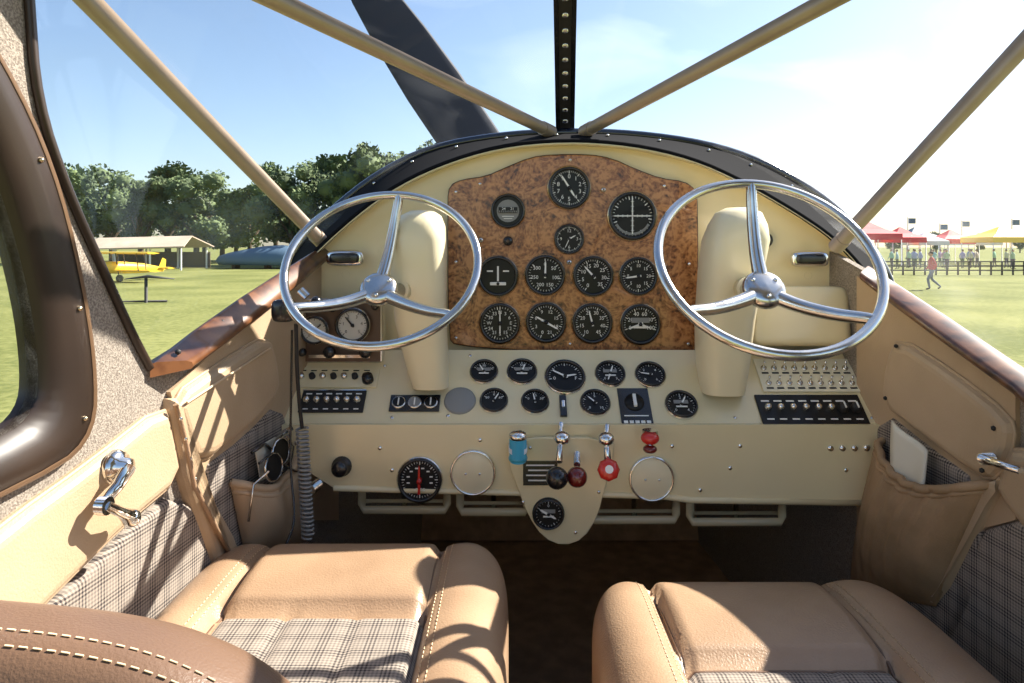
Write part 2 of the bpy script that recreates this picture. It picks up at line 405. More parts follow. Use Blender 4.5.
for j in range(13):
    row=[]
    for i in range(9):
        s_,t=i/8,j/12
        # chart stands inside the pocket, its lower half behind the pouch cloth
        x=(914+36*s_)*(1-t)+(926+34*s_)*t; y=(420+30*s_)*(1-t)+(520+22*s_)*t
        row.append(R_(x,y,.034+.016*t+.003*math.sin(6*s_+4*t)))
    g.append(row)
b.loft(g,paper,closed=False); b.done('folded_chart',e,solid=.003)
# window crank
e=empty('window_crank'); b=B()
c0=L_(100,466,.016); b.M=frame(c0,V((.14,1,0)),V((0,0,1)))
b.lathe([(.018,0),(.018,.004),(.015,.008),(.010,.011),(.009,.018),(.001,.021)],chrome,28)
b.M=Matrix(); k1=c0+wlN*.017; k2=L_(74,504,.028)
b.tube([k1,k1+(k2-k1)*.5+wlN*.003,k2],[.008,.0065,.007],chrome,14)
b.tube([k2,k2+wlN*.010],.009,chrome,16)
q=L_(98,516,.038); b.tube([k2+wlN*.008,(k2+q)/2+wlN*.006,q],[.005,.005,.009],chrome,14); b.sphere(q,.0095,chrome)
b.done('handle',e)
# ------------------------------------------------------------ sills
def sill(name,outp,inp,m,drop=.008):
    b=B(); rings=[]
    for o,i in zip(outp,inp):
        o=V(o);i=V(i); h=V((0,0,drop)); up=V((0,0,.002)); md=(o+i)/2+up
        rings.append([o,o*.85+i*.15+up,md,o*.15+i*.85+up,i,i-h*.5+(i-o)*.03,i-h,o-h*2])
    b.loft(rings,m,cap0=True,cap1=True)
    return b
b=sill('trim_1',[S(150,364,.79),S(190,333,.875),S(240,298,.99),S(290,266,1.13),S(324,245,1.27)],
            [S(192,362,.835),S(222,340,.90),S(261,310,1.0),S(301,278,1.13),S(332,252,1.27)],sillw)
for p in (S(178,352,.825),S(222,322,.93)): b.sphere(p,.004,blackm,sub=1)
b.done('trim_1')
b=sill('trim_2',[S(869,266,1.16),S(902,287,1.07),S(945,315,.965),S(1030,372,.815),S(1180,482,.64)],
            [S(860,274,1.14),S(886,295,1.05),S(924,323,.955),S(1012,386,.80),S(1130,492,.64)],sillw)
b.done('trim_2')
b=B(); b.tube(chaikin([lyz(y,z,.002) for y,z in ws_edge],2,False),.005,framew,8)
b.done('trim_3')
# ------------------------------------------------------------ windscreen
PB=S(565,134,1.42); PT=S(565,-70,1.0)
Lb=[PB,S(480,139,1.40),S(400,166,1.37),S(322,234,1.31),S(240,296,.995),S(150,364,.79),lyz(.761,2.105),lyz(.72,2.174),lyz(.672,2.254),lyz(.636,2.335)]
Lt=[PT,V((-.02,.98,2.68)),V((-.12,.92,2.70)),V((-.22,.86,2.71)),V((-.3,.80,2.71)),V((-.36,.74,2.71)),V((-.40,.70,2.71)),V((-.43,.66,2.70)),V((-.442,.64,2.62)),V((-.444,.632,2.5))]
Rb=[PB,S(650,139,1.40),S(748,160,1.37),S(872,258,1.27),S(905,287,1.06),S(960,325,.94),ryz(.824,2.040),ryz(.72,2.0),ryz(.66,2.06),ryz(.62,2.2)]
Rt=[PT,V((.22,.98,2.68)),V((.32,.92,2.70)),V((.42,.86,2.71)),V((.5,.80,2.71)),V((.56,.74,2.71)),V((.6,.70,2.71)),V((.62,.66,2.70)),V((.632,.64,2.6)),V((.634,.61,2.45))]
e=empty('windscreen')
for nm,A_,T_ in (('left_pane',Lb,Lt),('right_pane',Rb,Rt)):
    b=B(); A2=chaikin(A_,2,False);T2=chaikin(T_,2,False)
    rows=[]
    for j in range(9):
        t=j/8
        rows.append([V(p)*(1-t)+V(q)*t+(V(((p.x+q.x)/2-.1,.3,.25))*.10*math.sin(math.pi*t)) for p,q in zip(A2,T2)])
    b.loft(rows,glass,closed=False); b.done(nm,e)
def brace(a,c,r,ext,name='windscreen_brace_tube'):
    b=B(); c2=a+(c-a)*ext; b.tube([a,c2],r,tubem,18); b.tube([a+(c2-a)*0,a+(c2-a)*.04],r*1.15,tubem,18); b.done(name)
brace(S(551,132,1.36),S(275,0,.80),.0118,1.35)
brace(S(584,132,1.36),S(830,0,.80),.0118,1.35)
brace(S(322,242,1.27),S(88,0,.70),.0118,1.25)
brace(S(836,247,1.2),S(1024,44,.82),.0118,1.5)
b=B(); d=(PT-PB).normalized(); ex=V((1,0,0)); nrm=ex.cross(d).normalized()
if nrm.y>0: nrm=-nrm
for w,t0,t1,mm in ((.019,0,.006,black),(.0105,.006,.010,blackm)):
    b.loft([[p+ex*w+nrm*t0,p+ex*w+nrm*t1,p-ex*w+nrm*t1,p-ex*w+nrm*t0] for p in (PB,PT+d*.1)],mm,smooth=False,cap0=True,cap1=True)
LL=(PT-PB).length
for i in range(15):
    p=PB+d*(.02+i*(LL/14)); b.M=frame(p+nrm*.010,ex,d); 
    b.lathe([(.0055,0),(.005,.002),(.0005,.003)],satin,12)
b.M=Matrix(); b.done('windscreen_center_post')
# ------------------------------------------------------------ instrument panel
PANEL=empty('instrument_panel')
arch_in=[(286,352),(288,300),(306,266),(345,229),(390,194),(440,169),(500,151),(565,145),(630,149),(690,162),(740,184),(790,212),(832,240),(862,272),(876,300),(880,356)]
arch_out=[(266,352),(270,300),(296,250),(330,212),(378,174),(430,148),(498,136),(565,132),(634,134),(706,144),(762,162),(818,194),(856,228),(884,266),(896,300),(900,356)]
b=B(); ai=[S(x,y,1.26) for x,y in arch_in]
b.prism(ai,V((0,.01,0)),cream); b.done('cream_fascia',PANEL)
b=B()
A1=chaikin([S(x,y,1.262) for x,y in arch_in[1:-1]],2,False)
A2=chaikin([S(x,y,1.225) for x,y in arch_in[1:-1]],2,False)
A2=[p+(p-V((.1,1.225,2.1))).normalized()*.004 for p in A2]
A3=[p+(p-V((.1,1.225,2.1))).normalized()*.006+V((0,.008,0)) for p in A2]
A4=chaikin([S(x,y,1.38) for x,y in arch_out[1:-1]],2,False)
b.loft([A1,A2,A3],cream,closed=False)
b.done('coaming_lip',PANEL)
b=B(); b.loft([A3,[p*.5+q*.5-V((0,0,.004)) for p,q in zip(A3,A4)],A4],blackf,closed=False)
b.tube(A3,.0050,blackf,10); b.tube(A4,.009,navy,10)
for i in range(4,len(A4)-4,3):
    b.sphere(A4[i]*.75+A3[i]*.25,.0036,satin,sub=1)
b.done('glareshield',PANEL)
# burl board
bu=[(448,200),(450,186),(462,180),(486,177),(506,168),(530,158),(552,155),(590,155),(612,159),(636,170),(660,179),(684,182),(695,190),(697,206),(697,340),(694,351),(684,353),(520,350),(456,345),(449,338)]
b=B(); bp=chaikin([S(x,y,1.252) for x,y in bu],1)
b.prism(bp,V((0,-.006,0)),burl,.002,2); 
b.tube([p+V((0,-.002,0)) for p in bp],.0015,blackm,6,closed=True)
for x,y in ((456,192),(456,338),(688,194),(688,344),(570,160),(480,184),(664,186),(456,262),(689,264),(570,344)):
    b.M=frame(S(x,y,1.246)); screw(b,(0,0,0),.003)
b.M=Matrix(); b.done('burl_board',PANEL)
def ang(a): a=math.radians(90-a); return math.cos(a),math.sin(a)
def needle(b,a,l,w,m=white,z=.006,tail=.2):
    c,s=ang(a); px,py=-s,c
    b.face([(-c*l*tail+px*w,-s*l*tail+py*w,z),(-c*l*tail-px*w,-s*l*tail-py*w,z),(c*l*.8-px*w*.7,s*l*.8-py*w*.7,z),(c*l,s*l,z),(c*l*.8+px*w*.7,s*l*.8+py*w*.7,z)],m)
def gauge(name,M_,r,nums=(),a0=0,a1=360,ticks=40,ndl=((30,.7),),style='',ring=brass,nsz=.2,parent=PANEL,fmat=face):
    b=B(); b.M=M_
    b.lathe([(r*1.06,0),(r*1.06,.004),(r*1.01,.0055)],ring,36)
    b.lathe([(r*1.01,.0055),(r*.97,.009),(r*.90,.0095),(r*.85,.006),(r*.845,.002)],black,36)
    b.disc((0,0),r*.85,fmat,.003,36)
    full=abs(a1-a0)>=360; wm=black if fmat is gwhite else white
    if ticks:
        for i in range(ticks if full else ticks+1):
            a=a0+(a1-a0)*i/ticks; c,s=ang(a); px,py=-s,c; big=(i%5==0)
            w=r*(.020 if big else .010); r0=r*(.68 if big else .74)
            b.face([(c*r0+px*w,s*r0+py*w,.0036),(c*r0-px*w,s*r0-py*w,.0036),(c*r*.82-px*w,s*r*.82-py*w,.0036),(c*r*.82+px*w,s*r*.82+py*w,.0036)],wm)
    nn=len(nums)
    for i,t in enumerate(nums):
        a=a0+(a1-a0)*i/(nn if full else max(1,nn-1)); c,s=ang(a)
        if t: b.text(t,c*r*.54,s*r*.54,r*nsz*1.35,wm,.0037)
    if style=='cross':
        b.box((0,0,.005),(r*1.5,r*.05,.001),white); b.box((0,0,.005),(r*.05,r*1.5,.001),white)
        for k in range(-3,4): 
            if k: b.box((k*r*.2,0,.005),(r*.02,r*.12,.001),white); b.box((0,k*r*.2,.005),(r*.12,r*.02,.001),white)
        b.loft([[(r*.70*math.cos(t),r*.70*math.sin(t),.0045) for t in [math.pi*(1.15+.7*i/12) for i in range(13)]],[(r*.80*math.cos(t),r*.80*math.sin(t),.0045) for t in [math.pi*(1.15+.7*i/12) for i in range(13)]]],grey,closed=False)
    if style=='dg':
        b.disc((0,0),r*.66,grey,.0038); b.box((0,r*.05,.0055),(r*1.1,r*.34,.002),face)
        for k in range(-4,5): b.box((k*r*.12,-r*.04,.007),(r*.02,r*.10,.0006),white)
        b.text('24',-r*.25,r*.12,r*.22,white,.0070); b.text('21',r*.25,r*.12,r*.22,white,.0070)
        b.box((0,-r*.32,.0045),(r*.7,r*.04,.0006),white); b.box((0,-r*.45,.0045),(r*.5,r*.04,.0006),white)
    if style=='turn':
        b.box((0,-r*.38,.0045),(r*.8,r*.16,.003),white,.001); b.sphere((0,-r*.38,.006),r*.08,black,sub=2)
        b.box((0,r*.12,.005),(r*.09,r*.75,.001),white); b.box((-r*.4,r*.25,.0045),(r*.3,r*.07,.001),white); b.box((r*.4,r*.25,.0045),(r*.3,r*.07,.001),white)
    if style=='bars':
        b.box((0,r*.2,.0045),(r*.9,r*.25,.001),grey); b.box((0,-r*.15,.0045),(r*.7,r*.1,.001),white)
    for q in ndl:
        needle(b,q[0],r*q[1],r*(q[2] if len(q)>2 else .035),wm)
    if ndl: b.lathe([(r*.10,.003),(r*.09,.0075),(r*.01,.008)],blackm,14)
    return b.done(name,parent)
def pf(x,y): return frame(S(x,y,1.245))
px=1.245/F
gauge('altimeter',pf(569,188),21*px,tuple('0123456789'),ticks=50,ndl=((328,.75,.05),(148,.5,.06)),nsz=.21)
gauge('directional_gyro',pf(508,211),17*px,ticks=0,ndl=(),style='dg')
gauge('attitude_indicator',pf(632,216),24*px,ticks=36,ndl=(),style='cross')
gauge('clock',pf(569,239),15*px,('12','','','3','','','6','','','9','',''),ticks=60,ndl=((60,.5,.05),(205,.7,.03)),nsz=.22)
gauge('turn_and_slip_indicator',pf(498,276),20*px,ticks=0,ndl=(),style='turn')
gauge('airspeed_indicator',pf(545,275),20*px,('0','50','100','150','200','250','300'),0,310,ticks=30,ndl=((2,.72,.05),),nsz=.19)
gauge('tachometer',pf(593,276),20*px,('0','5','10','15','20','25','30','35'),210,500,ticks=35,ndl=((318,.7,.055),),nsz=.2)
gauge('vertical_speed_indicator',pf(638,276),19*px,('0','5','10','15','20','15','10','5'),270,630,ticks=40,ndl=((262,.72,.055),),nsz=.18)
gauge('compass_repeater',pf(500,323),20*px,('N','3','6','E','12','15','S','21','24','W','30','33'),ticks=36,ndl=((0,.7,.04),(180,.6,.04)),nsz=.18)
gauge('radio_compass',pf(546,322),20*px,('0','3','6','9','12','15','18','21'),200,520,ticks=36,ndl=((120,.72,.06),(300,.6,.06)),nsz=.18)
gauge('manifold_pressure_gauge',pf(592,323),20*px,('10','15','20','25','30','35','40','45'),215,505,ticks=35,ndl=((345,.7,.05),),nsz=.19)
gauge('engine_gauge',pf(640,324),20*px,('0','20','40','60','80','100'),250,470,ticks=25,ndl=((250,.66,.06),(110,.6,.05)),nsz=.21,style='bars')
b=B()
for x,y,r in ((508,241,5),(569,262,3),(481,240,3),(603,190,3),(660,240,3)):
    b.M=frame(S(x,y,1.246)); b.lathe([(r*px,0),(r*px*.9,.008),(r*px*.3,.010)],black if r>4 else chrome,14)
b.M=Matrix(); b.done('panel_knobs',PANEL)
# upper vents and side fittings
b=B()
for x,y,sg in ((346,258,1),(808,259,-1)):
    b.M=frame(S(x,y,1.24)); w=19*px*1.0
    b.pillow([(-w,-.016,0),(w,-.016,0),(w,.016,0),(-w,.016,0),(-w*.95,-.013,.014),(w*.95,-.013,.014),(w*.95,.013,.014),(-w*.95,.013,.014)],chrome,4,8)
    b.pillow([(-w*.8,-.010,.008),(w*.8,-.010,.008),(w*.8,.010,.008),(-w*.8,.010,.008),(-w*.75,-.009,.018),(w*.75,-.009,.018),(w*.75,.009,.018),(-w*.75,.009,.018)],black,4,8)
    b.lathe([(.007,-.0),(.007,.002)],chrome,12,(0,-.03,0))
b.M=frame(S(764,240,1.24)); b.lathe([(.016,0),(.014,.006),(.002,.007)],black,20)
b.M=Matrix(); b.done('air_vents',PANEL)
# left radio sub panel
b=B(); b.M=frame(S(340,332,1.20)); q=1.2/F
b.box((0,0,-.01),(86*q,62*q,.03),satin,.004); b.box((0,0,.0055),(82*q,58*q,.002),radiob)
b.M=frame(S(340,356,1.18)); b.box((0,0,0),(60*q,3*q,.01),chrome)
b.M=frame(S(340,300,1.185)); b.box((0,0,0),(84*q,3*q,.01),chrome,.001); b.done('radio_panel',PANEL)
q=1.18/F
gauge('suction_gauge',frame(S(315,330,1.185)),14*q,('0','2','4','6'),225,495,ticks=20,ring=chrome,ndl=((50,.7,.06),),fmat=gwhite)
gauge('oxygen_gauge',frame(S(353,325,1.185)),17*q,('0','1','2','3','4','5'),225,495,ticks=25,ring=chrome,ndl=((320,.7,.06),),fmat=gwhite)
b=B()
for x,y,r in ((330,352,6),(303,352,4),(333,308,4),(366,352,6),(376,306,4)):
    b.M=frame(S(x,y,1.18)); b.lathe([(r*q,0),(r*q,.008),(r*q*.7,.012),(.0002,.012)],black,14)
b.M=Matrix(); b.done('radio_knobs',PANEL)
# cream glovebox right
b=B()
b.pillow([S(750,346,1.16),S(852,346,1.16),S(852,346,1.26),S(750,346,1.26),S(756,286,1.2),S(848,286,1.2),S(848,286,1.26),S(756,286,1.26)],cream,8,12)
b.done('glovebox',PANEL)
# sloping shelf
q0=V((0,1.10,1.902)); sd=V((0,.12,.107)).normalized(); sn=V((0,-sd.z,sd.y))
def SH(x,y,o=0): return hit(x,y,q0,sn)+sn*o
def sf(x,y,o=0): return frame(SH(x,y,o),V((1,0,0)),sd)
b=B()
pts=[SH(288,350),SH(884,350),SH(884,405),SH(884,424),SH(876,428),SH(280,428),SH(274,420),SH(276,400)]
b.prism(pts,-sn*.012,cream)
fp=V((0,1.098,0)); fn_=V((0,-1,0))
def FR(x,y,o=0): return hit(x,y,fp,fn_)+fn_*o
fpts=[(276,425),(884,425),(884,440),(872,498),(864,503),(690,500),(660,496),(400,490),(334,488),(312,474),(284,452)]
b.prism([FR(x,y) for x,y in fpts],V((0,.02,0)),cream,.0,2)
b.tube([SH(276,429,-.004),SH(884,429,-.004)],.006,cream,12)
b.tube([FR(*p) for p in ((334,488),(400,490),(660,496),(690,500),(864,503))],.005,cream,10)
for x,y in [(300,360),(385,366),(392,418),(448,416),(470,356),(700,360),(735,418),(760,425),(868,372),(872,418),(280,418)]:
    b.M=sf(x,y); screw(b,(0,0,0),.0032)
for x,y in [(296,443),(380,448),(480,440),(672,446),(730,468),(740,446),(846,470),(868,447),(700,490),(392,470)]:
    b.M=frame(FR(x,y,0)); screw(b,(0,0,0),.0034)
b.M=Matrix(); b.done('lower_shelf',PANEL)
def sgauge(name,x,y,r,**k): 
    rr=r*SH(x,y).y/F; gauge(name,sf(x,y),rr,ring=k.pop('ring',chrome),**k)
sgauge('oil_pressure_gauge',484,373,14,nums=('0','50','100'),a0=300,a1=420,ticks=10,ndl=((330,.7,.06),),style='bars')
sgauge('oil_temperature_gauge',522,373,15,nums=('0','50','100'),a0=300,a1=420,ticks=10,ndl=((20,.7,.06),),style='bars')
sgauge('fuel_quantity_gauge',565,378,20,nums=('0','','','F'),a0=260,a1=460,ticks=20,ndl=((300,.75,.06),(80,.6,.06)))
sgauge('cylinder_temperature_gauge',610,375,15,nums=('0','1','2','3'),a0=225,a1=495,ticks=20,ndl=((20,.7,.06),(200,.6,.06)),style='bars')
sgauge('carburettor_temperature_gauge',650,376,15,nums=('0','2','4','6'),a0=225,a1=495,ticks=20,ndl=((280,.7,.06),))
sgauge('ammeter',494,402,14,nums=('60','0','60'),a0=300,a1=420,ticks=10,ndl=((30,.7,.06),))
sgauge('voltmeter',535,403,14,nums=('0','15','30'),a0=300,a1=420,ticks=10,ndl=((350,.7,.06),))
sgauge('fuel_pressure_gauge',595,404,15,nums=('0','5','10'),a0=225,a1=495,ticks=20,ndl=((315,.7,.06),))
sgauge('hydraulic_gauge',681,406,16,nums=('0','','2','','4'),a0=225,a1=495,ticks=20,ndl=((30,.7,.06),),style='bars')
b=B(); q=1.14/F
b.M=sf(460,401); b.lathe([(16*q,0),(15.5*q,.003),(14*q,.004),(.0003,.004)],grey,28)
b.M=sf(563,407); b.box((0,0,.003),(7*q,24*q,.006),black,.001); b.box((0,0,.007),(3*q,8*q,.008),chrome,.001)
b.M=sf(635,408); b.box((0,0,.001),(31*q,46*q,.002),black); b.lathe([(10*q,.002),(9*q,.006),(.0003,.006)],face,20,(0,6*q,0)); 
b.box((0,6*q,.008),(3*q,14*q,.004),white)
for k in range(5): b.box(((k-2)*5.6*q,-17*q,.0025),(4*q,3*q,.0005),white)
b.box((0,-10*q,.0025),(24*q,1.2*q,.0005),white)
b.M=sf(415,404); b.box((0,0,.002),(50*q,19*q,.004),black,.001)
for k in (-1,0,1):
    b.lathe([(7*q,.004),(6.6*q,.007),(6*q,.007)],chrome,18,(k*16*q,0,0)); b.disc((k*16*q,0),6*q,(face,grey,face)[k+1],.0065)
    b.box((k*16*q,0,.008),(1.2*q,8*q,.003),white)
b.M=sf(333,402); b.box((0,0,.002),(64*q,26*q,.004),blackm,.001); b.box((0,12*q,.005),(64*q,1*q,.002),chrome)
for k in range(6):
    x=(k-2.5)*10*q; b.lathe([(3.6*q,.004),(3.4*q,.012),(2*q,.016),(.0002,.016)],satin,12,(x,-1*q,0)); b.box((x,8*q,.0045),(6*q,1.4*q,.0006),white); b.box((x,-10*q,.0045),(5*q,1.2*q,.0006),white)
b.M=sf(334,378); b.box((0,0,.0015),(92*q,26*q,.003),cream,.001)
for k in range(7):
    x=(k-3)*11*q; b.lathe([(3.4*q,.003),(3.*q,.010),(.0002,.011)],blackm if k%2 else chrome,12,(x,0,0)); b.box((x,8*q,.0035),(6*q,1.1*q,.0006),black)
b.lathe([(6*q,.003),(5.5*q,.014),(.0002,.015)],black,16,(36*q,-4*q,0))
b.M=sf(806,376); b.box((0,0,.002),(100*q,42*q,.004),plate,.001)
for j in (0,1):
    for k in range(9):
        x=(k-4)*10.6*q; y=(8-19*j)*q
        b.lathe([(3.2*q,.004),(2.8*q,.007),(1.4*q,.007)],satin,10,(x,y,0)); b.tube([(x,y,.006),(x,y+2*q,.012),(x,y+3.4*q,.017)],[.0012,.0014,.0022],chrome,8)
        b.box((x,y-6*q,.0044),(7*q,2*q,.0005),blackm)
b.M=sf(811,411); b.box((0,0,.002),(104*q,36*q,.004),face,.001)
for k in range(8):
    x=(k-3.5)*12.4*q; rr=(3.4 if k<6 else 5)*q
    b.lathe([(rr,.004),(rr*.95,.012),(rr*.6,.015),(.0002,.015)],satin if k<6 else blackm,14,(x,1*q,0)); b.box((x,10*q,.0044),(8*q,1.6*q,.0005),white); b.box((x,-11*q,.0044),(7*q,1.4*q,.0005),white)
    if k>5: b.box((x,1*q,.016),(1.2*q,7*q,.002),white)
b.M=Matrix(); b.done('switch_panels',PANEL)
# front face items
b=B(); q=1.098/F
b.M=frame(FR(342,466)); b.lathe([(10*q,0),(10*q,.004),(8*q,.006),(8*q,.018),(6*q,.022),(.0003,.022)],black,20)
for x,y,r in ((473,472,23),(651,478,23)):
    b.M=frame(FR(x,y)); b.lathe([(r*q,0),(r*q,.005),(r*.92*q,.008),(r*.88*q,.005)],chrome,32); b.lathe([(r*.88*q,.005),(r*.80*q,.006),(r*.3*q,.009),(.0003,.0092)],cream2,32)
    for s_ in (-1,1): screw(b,(s_*r*.3*q,0,.009),.002)
for x in (830,842,854,866): 
    b.M=frame(FR(x,448)); b.lathe([(3*q,0),(2.6*q,.004),(.0003,.004)],chrome,12)
b.M=Matrix(); b.done('face_fittings',PANEL)
M_=frame(FR(420,479)); fs=gauge('fuel_selector',M_,22*q,(),0,360,ticks=40,ndl=(),ring=chrome,nsz=.2)
b=B(); b.M=M_; needle(b,0,.026,.0022,red,.012,.8); b.lathe([(.004,.003),(.004,.014),(.0003,.015)],red,14)
b.text('OFF',0,-.017,.010,white,.0045)
for k in range(12):
    a=math.radians(30*k+15)
    if math.sin(a)>-.7: b.box((.019*math.cos(a),.019*math.sin(a),.0042),(.005,.0022,.0004),white,rot=None)
b.done('selector_pointer',PANEL)
# throttle quadrant
TQ=empty('throttle_quadrant'); b=B()
tp=chaikin([FR(x,y,.003) for x,y in ((508,436),(614,436),(612,462),(604,488),(597,515),(583,537),(563,544),(543,536),(528,514),(518,488),(508,462))],1)
b.prism(tp,V((0,-.006,0)),cream,.002,2)
for x,y in ((523,500),(598,490),(575,530),(530,446)): b.M=frame(FR(x,y,.009)); screw(b,(0,0,0),.0028)
b.M=frame(FR(540,471,.009)); b.box((0,0,.001),(34*q,24*q,.002),black)
for k in range(4): b.box((0,(8-5*k)*q,.0023),((28-4*(k%2))*q,1.3*q,.0004),white)
b.done('mounting_plate',TQ)
g=gauge('trim_indicator',frame(FR(548,511,.009)),15*q,('0','','',''),ticks=24,ndl=((300,.7,.09),(120,.6,.09)),ring=blackm,parent=TQ,style='bars')
b=B()
# lever stems
b.tube([FR(561,424),S(561,436,1.05),S(559,462,1.02)],[.004,.004,.005],chrome,10); b.sphere(S(562,438,1.045),.013,chrome,(1,1,.8)); b.sphere(S(557,478,1.01),.0165,black)
b.tube([FR(577,452),S(577,465,1.04)],.005,satin,10); b.sphere(S(577,477,1.02),.0155,dred)
b.tube([FR(607,426),S(606,440,1.05),S(608,462,1.03)],[.004,.004,.006],chrome,10); b.sphere(S(606,439,1.045),.013,chrome,(1,1,.8))
b.M=frame(S(608,470,1.02),V((1,0,0)),V((0,.4,1)))
b.lathe([(.0003,-.007),(.012,-.007),(.0165,0),(.0165,.009),(.011,.014),(.0003,.014)],red,8); b.disc((0,0),.006,white,.0145); b.M=Matrix()
b.tube([S(518,460,1.06),S(518,436,1.05)],.0135,blue,18); b.sphere(S(518,436,1.05),.0148,chrome,(1,1,.6)); b.sphere(S(518,458,1.06),.015,blue,(1,1,.6)); b.tube([S(518,451,1.058),S(518,446,1.056)],.0146,wht,18); b.tube([FR(518,446),S(518,446,1.056)],.006,chrome,10)
b.tube([FR(650,442),S(650,442,1.05)],.005,chrome,10); b.sphere(S(650,438,1.055),.0145,red,(1,1,.7)); b.sphere(S(650,449,1.052),.011,dred,(1,1,.6)); b.tube([S(650,430,1.06),S(650,434,1.06)],.012,chrome,14)
b.done('levers',TQ)
# rudder pedals / foot bars
for x0,x1,y0,y1,d in ((362,447,486,510,1.17),(460,527,488,512,1.17),(592,676,494,520,1.17),(690,782,498,522,1.17)):
    b=B(); pts=[S(x0,y0,d+.05),S(x0,y1-6,d),S(x0+2,y1,d),S(x1-2,y1,d),S(x1,y1-6,d),S(x1,y0,d+.05)]
    b.tube(pts,.0070,cream,10)
    b.tube([S((x0+x1)/2,y1,d),S((x0+x1)/2,y1-30,d+.12)],.005,satin,8)
    b.tube([S(x0,y1-9,d+.02),S(x1,y1-9,d+.02)],.0035,cream,8)
    b.done('rudder_pedal')
# ------------------------------------------------------------ control columns + wheels
def fairing(pts,name):
    b=B(); rings=[]
    for c,w,dp,k in pts:
        ring=[]
        for i in range(28):
            t=2*math.pi*i/28; cs,sn_=math.cos(t),math.sin(t)
            e_=2/k; ring.append(c+V((w*math.copysign(abs(cs)**e_,cs),dp*math.copysign(abs(sn_)**e_,sn_),0)))
        rings.append(ring)
    b.loft(rings,cream2,cap1=True); return b.done(name)
fairing([(S(431,386,1.165),.030,.035,3),(S(427,360,1.165),.036,.044,3),(S(421,320,1.155),.042,.05,3),(S(419,270,1.14),.045,.055,3),(S(419,240,1.135),.046,.055,2.8),(S(420,226,1.135),.042,.05,2.4),(S(421,216,1.14),.034,.040,2.2),(S(422,211,1.14),.020,.025,2)],'control_column')
fairing([(S(722,392,1.155),.034,.035,3),(S(722,360,1.155),.042,.044,3),(S(724,320,1.145),.045,.05,3),(S(730,270,1.13),.048,.055,3),(S(735,240,1.12),.050,.055,2.8),(S(737,225,1.12),.045,.05,2.4),(S(738,213,1.125),.036,.040,2.2),(S(738,208,1.13),.020,.025,2)],'control_column')
def wheel(C,hx,axend,name='control_wheel',phase=0):
    e=empty(name); tl=math.radians(40)
    n=V((0,-math.cos(tl),math.sin(tl))); ey=V((0,math.sin(tl),math.cos(tl))); ex=V((1,0,0)); R=.1405; hb=C-n*.062+ex*hx
    b=B()
    b.tube([C+ex*R*math.cos(t)+ey*R*math.sin(t) for t in [2*math.pi*i/72 for i in range(72)]],.0066,satin,12,closed=True)
    b.done('rim',e)
    b=B()
    for a in (86,214,320):
        a=math.radians(a+phase); dr=ex*math.cos(a)+ey*math.sin(a)
        p=[C+dr*R,C+dr*R*.93-n*.006,C+dr*R*.7-n*.030+ex*hx*.3,C+dr*R*.4-n*.052+ex*hx*.6,hb+dr*.015-n*.002]
        b.tube(chaikin(p,2,False),[.0065+.0045*(i/19)**1.3 for i in range(20)],satin,12)
    b.M=frame(hb,ex,ey)
    b.lathe([(.020,-.016),(.027,-.008),(.029,.002),(.026,.008),(.020,.010),(.010,.0115),(.0003,.012)],satin,32)
    for k in range(3):
        a=math.radians(30+120*k); b.lathe([(.003,.0095),(.003,.012),(.0003,.0125)],chrome,8,(.018*math.cos(a),.018*math.sin(a),0))
    b.M=Matrix(); b.done('spokes_and_hub',e)
    b=B(); b.tube([hb-n*.008,axend],.013,satin,18); b.tube([axend+(hb-axend)*.35,axend],.018,cream2,18); b.done('shaft',e)
    return e
wheel(S(382,264,1.0),-.014,S(410,290,1.12))
wheel(S(768,261,.88),.012,S(742,288,1.11))
# microphone with coiled cord
e=empty('microphone'); b=B()
b.pillow([p+V((0,0,.008)) for p in map(V,bx(-.355,-.322,1.0,1.025,2.078,2.112))],black,4,8); b.sphere(S(297,314,1.01),.010,chrome); b.sphere(S(316,304,1.01),.009,black,(1,1,1.3))
b.tube([S(307,297,1.0),S(300,290,1.0)],.006,chrome,8); b.done('handset',e)
b=B()
b.tube(chaikin([S(296,324,1.01),S(297,370,1.02),S(299,400,1.03),S(302,428,1.04)],2,False),.003,blackm,8)
pts=[]
for i in range(26*10):
    t=i/260; c=S(302,428,1.04)*(1-t)+S(308,538,1.02)*t; a=i/10*2*math.pi
    pts.append(c+V((.0085*math.cos(a),.0085*math.sin(a),0)))
b.tube(pts,.0020,grey,6)
b.tube(chaikin([S(292,330,1.03),S(291,400,1.03),S(290,470,1.02),S(296,520,1.0),S(286,545,.98)],2,False),.0018,black,6)
b.tube([S(318,484,1.07),S(310,490,1.05)],.009,satin,12); b.done('coiled_cord',e)
b=B(); b.tube(chaikin([S(274,446,1.06),S(278,436,1.05),S(288,430,1.04),S(292,428,1.04)],1,False),.004,chrome,8); b.sphere(S(274,446,1.06),.006,chrome); b.done('parking_brake_handle')
